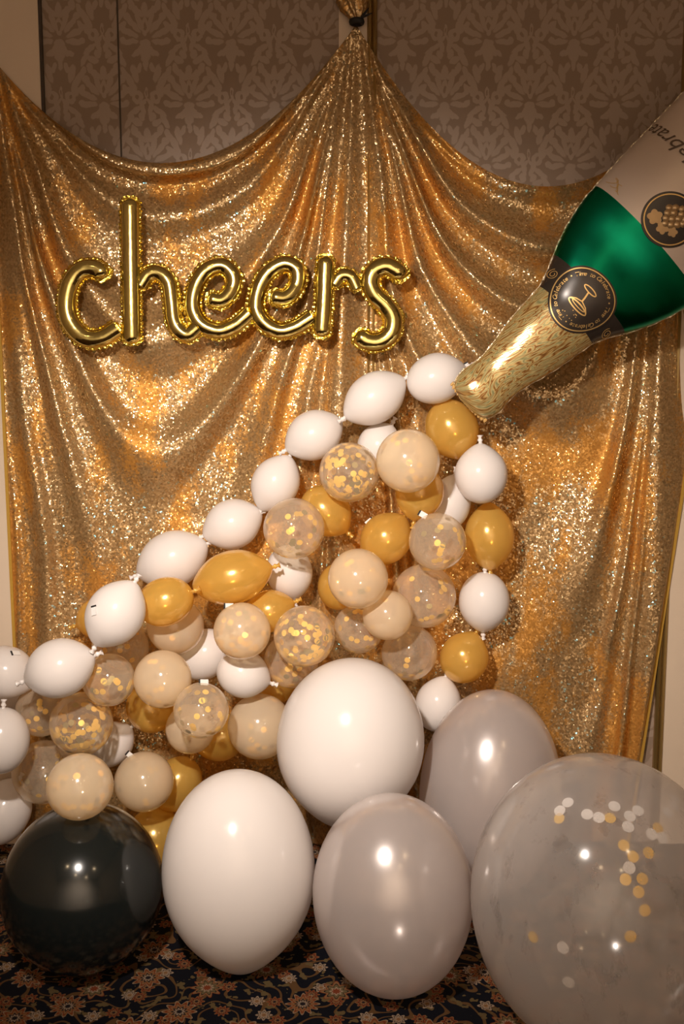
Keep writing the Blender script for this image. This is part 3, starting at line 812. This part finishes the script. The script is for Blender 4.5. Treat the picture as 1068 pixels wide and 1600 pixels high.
# big ones: stand each on the carpet where its outline in the photograph puts it
def stand(px, py, a, b):
    Y = -0.3
    for _ in range(200):
        P = at(px, py, Y); s = mpp(P); el = math.asin(max(0.0, min(0.9, (CAM.z - P.z) / (CAM - P).length)))
        h, r = a * s, b * s
        rz = math.sqrt(max(h * h - (r * math.sin(el)) ** 2, 0.01)) / math.cos(el)
        if P.z < rz: Y -= 0.008
        else: break
    return Y, P.z
Y, z = stand(373, 1360, 153, 119)
balloon('white', 'large_white_balloon', 373, 1360, 153, 119, 'large upright white balloon on the carpet beside the black one', lean=(0.02, 0, -1), tips=1, fixY=Y, rz=z * 0.975, group=LG)
Y, z = stand(613, 1397, 150, 125)
balloon('pearl', 'large_pearl_balloon', 613, 1397, 150, 125, 'large pearl grey balloon on the carpet in front of the others', lean=(-0.04, 0, 1), tips=0, fixY=Y, rz=z * 0.995, group=LG, knots=[-1])
Y, z = stand(940, 1410, 226, 204)
GIANT = [(885, 1249, 'w'), (872, 1262, 'w'), (916, 1268, 'w'), (935, 1273, 'w'), (960, 1255, 'w'), (985, 1271, 'w'), (982, 1288, 'w'), (984, 1354, 'w'), (871, 1275, 'G'),
         (953, 1274, 'G'), (1015, 1330, 'G'), (978, 1373, 'G'), (1005, 1372, 'G'), (999, 1393, 'G'), (1009, 1423, 'G'), (986, 1465, 'G'), (829, 1466, 'G'), (877, 1483, 'w'),
         (886, 1539, 'w'), (1046, 1265, 'w'), (1056, 1254, 'w'), (1057, 1242, 'w'), (1030, 1290, 'G'), (1037, 1306, 'w'), (1020, 1300, 'w'), (975, 1318, 'G'), (990, 1336, 'G'), (998, 1262, 'w')]
balloon('giant', 'giant_confetti_balloon', 940, 1410, 226, 204, 'giant clear balloon with white and gold confetti at the right', lean=(0.1, 0.1, -1), tips=0, fixY=Y, rz=z * 0.995, group=LG, spots=GIANT)
Y, z = stand(130, 1385, 133, 125)
balloon('black', 'large_black_balloon', 130, 1388, 135, 124, 'large black balloon standing on the carpet at the left', lean=(0.05, 0, -1), tips=1, fixY=Y, rz=z * 0.975, group=LG)
Y = -0.335; P = at(765, 1232, Y)
balloon('pearl', 'large_pearl_balloon', 765, 1240, 140, 110, 'large pearl grey balloon standing behind against the curtain', lean=(0.05, 0.02, 1), tips=0, fixY=Y, rz=at(765, 1240, Y).z * 0.99, group=LG, knots=[-1])

# the garland, back to front
G(530, 916, 37, 34, 'gold balloon mostly hidden left of a frosted balloon', ang=80)
G(432, 1066, 33, 31, 'gold balloon peeking out above the upper large white balloon', ang=80)
balloon('white', 'large_white_balloon', 547, 1160, 133, 115, 'large white balloon resting above the two front ones', lean=(-0.12, 0.05, -1), tips=1, group=LG)
G(345, 1152, 42, 36, 'gold balloon low down beside the upper large white balloon', ang=-150, tips=1)
G(243, 1395, 48, 42, 'gold balloon wedged low between black and white big balloons', ang=90)
G(242, 1312, 50, 46, 'gold balloon with bright glint above the black balloon', ang=90)
G(276, 1225, 45, 37, 'gold balloon behind a confetti balloon, above the front white one', ang=60)
W(10, 1075, 46, 42, 'white balloon half hidden low at the left edge', ang=90)
W(592, 697, 37, 34, 'white balloon tucked behind two clear balloons near the top', ang=60, tips=1, tape=((603, 671, -20),))
W(702, 786, 43, 33, 'white balloon squeezed behind the right chain', ang=80, tips=1)
G(655, 770, 43, 38, 'gold balloon under the frosted balloon near the top', ang=-100, tips=1)
W(452, 894, 43, 36, 'white balloon tip down between gold and confetti balloons', ang=-80, tips=1)
G(420, 955, 40, 33, 'gold balloon hidden above a clear confetti balloon in the middle', ang=20, tips=1)
C(455, 1032, 44, 43, 'confetti balloon hidden beside the top of the large white one', conf=39)
W(380, 1053, 42, 37, 'white balloon pointing down left of the middle confetti pair', ang=-20, tips=1)
W(320, 1022, 46, 38, 'white balloon tied below the frosted balloon in the middle left', ang=35, tips=1)
C(639, 1020, 47, 43, 'clear balloon with sparse confetti above the large white one', conf=18)
C(560, 982, 39, 39, 'confetti balloon behind the smallest frosted balloon', conf=39)
C(662, 931, 50, 50, 'clear confetti balloon beside the right chain of balloons', conf=36)
F(274, 978, 46, 44, 'frosted balloon under a gold one at middle left', conf=4)
G(152, 966, 34, 31, 'gold balloon peeking out behind a white chain balloon', ang=200, tips=1)
C(188, 1010, 45, 44, 'confetti balloon behind the white chain with dark flakes', conf=33)
C(170, 1062, 42, 41, 'confetti balloon behind, between white chain and frosted balloon', conf=36)
G(235, 1106, 40, 37, 'gold balloon under a frosted balloon at lower left', ang=-60)
F(297, 1139, 41, 38, 'frosted balloon below a confetti balloon at lower left', conf=0)
C(65, 1110, 42, 40, 'confetti balloon behind left, below the white chain end', conf=39)
W(173, 1163, 40, 33, 'greyish white balloon with its tip right, behind confetti balloons', ang=40, tips=1)
C(69, 1206, 50, 49, 'clear balloon at lower left with confetti, touching the black balloon', conf=30)
W(2, 1157, 52, 43, 'white balloon cut by the left edge, middle of three', ang=85)
W(4, 1268, 54, 43, 'white balloon cut by the left edge, lowest of three', ang=62, tips=1)
W(10, 1050, 46, 40, 'white balloon with black tape mark at the left edge', ang=-25, tips=1, tape=((24, 1021, 70, 0.62),))
# right chain
G(706, 671, 48, 41, 'gold balloon just under the bottle mouth', ang=-65, tips=1)
W(751, 741, 46, 41, 'white balloon at the top of the right chain', ang=92, tips=1)
G(764, 838, 51, 38.5, 'long gold balloon in the right chain between two white ones', ang=92, tips=2)
W(756, 940, 47, 39.5, 'white balloon in the right chain below the long gold one', ang=-90, tips=1, knots=[1, -1])
G(725, 1027, 41, 37.5, 'round gold balloon low in the right chain', ang=65, tips=1)
W(684, 1100, 43, 35.5, 'white balloon at the bottom of the right chain', ang=75, tips=1, fixY=-0.15)
# upper left white chain
W(681, 591, 47, 39, 'white chain balloon touching the bottle mouth', ang=20, tips=1, tape=((729, 573, 30),))
W(585, 622, 53, 39.5, 'white chain balloon second from the bottle mouth', ang=33, tips=2)
W(490, 680, 47, 38.5, 'white chain balloon third from the bottle mouth', ang=28, tips=2)
W(430, 755, 46, 37, 'white chain balloon fourth from the bottle mouth', ang=62, tips=2)
W(363, 819, 47, 39, 'white chain balloon fifth from the bottle mouth', ang=22, tips=2)
G(258, 940, 45, 38, 'gold balloon beneath the sixth white chain balloon', ang=20)
W(269, 874, 57, 44, 'white chain balloon sixth from the bottle mouth', ang=24, tips=2)
W(180, 959, 56, 45, 'white chain balloon with a strip of tape on it', ang=58, tips=2, tape=((147, 954, 20, 0.80),))
W(93, 1044, 55, 46, 'white chain balloon eighth from the bottle mouth', ang=20, tips=2)
G(509, 799, 44, 38, 'gold balloon below and behind two confetti balloons at centre', ang=-45, tips=1)
G(603, 841, 43, 39, 'gold balloon with white tape tab, left of a bright confetti balloon', ang=50, tips=1, tape=((577, 815, -50),))
G(363, 902, 61, 42, 'big oval gold balloon with a drawn tip at right', ang=14, tips=2, knots=[1])
F(605, 961, 39.5, 39, 'smallest frosted balloon near the centre of the garland', conf=6)
C(545, 738, 47, 47, 'confetti balloon at upper centre with bright gold flakes', conf=150)
F(637, 720, 50, 50, 'frosted balloon near the top, pressed to a gold one', conf=50)
C(459, 826, 48, 48, 'clear confetti balloon below the fourth white chain balloon', conf=39)
C(683, 846, 45, 45, 'clear confetti balloon with sharp glint by the right chain', conf=36, tape=((660, 804, 60),))
F(559, 904, 47, 47, 'frosted balloon with loose flakes at the garland centre', conf=18)
F(378, 986, 45, 44.5, 'frosted balloon glowing gold, below the big oval gold one', conf=60, tape=((357, 947, 90),))
C(475, 994, 48, 48, 'confetti balloon packed with gold above the large white one', conf=170)
F(254, 1061, 45, 45, 'frosted balloon with two bright flakes at middle left', conf=15)
C(314, 1110, 44, 43, 'confetti balloon with gold flakes, left of the clearest one', conf=33, tape=((318, 1066, 90),))
F(406, 1135, 51, 50.5, 'pale confetti balloon overlapping the large white one', conf=27)
C(127, 1131, 50, 49, 'confetti balloon glowing gold at lower left', conf=170)
F(125, 1229, 52, 51, 'frosted confetti balloon sitting on top of the black balloon', conf=40, fixY=-0.76)
F(225, 1221, 47, 46, 'frosted balloon right of the one on the black balloon', conf=12, tape=((203, 1180, 50),))
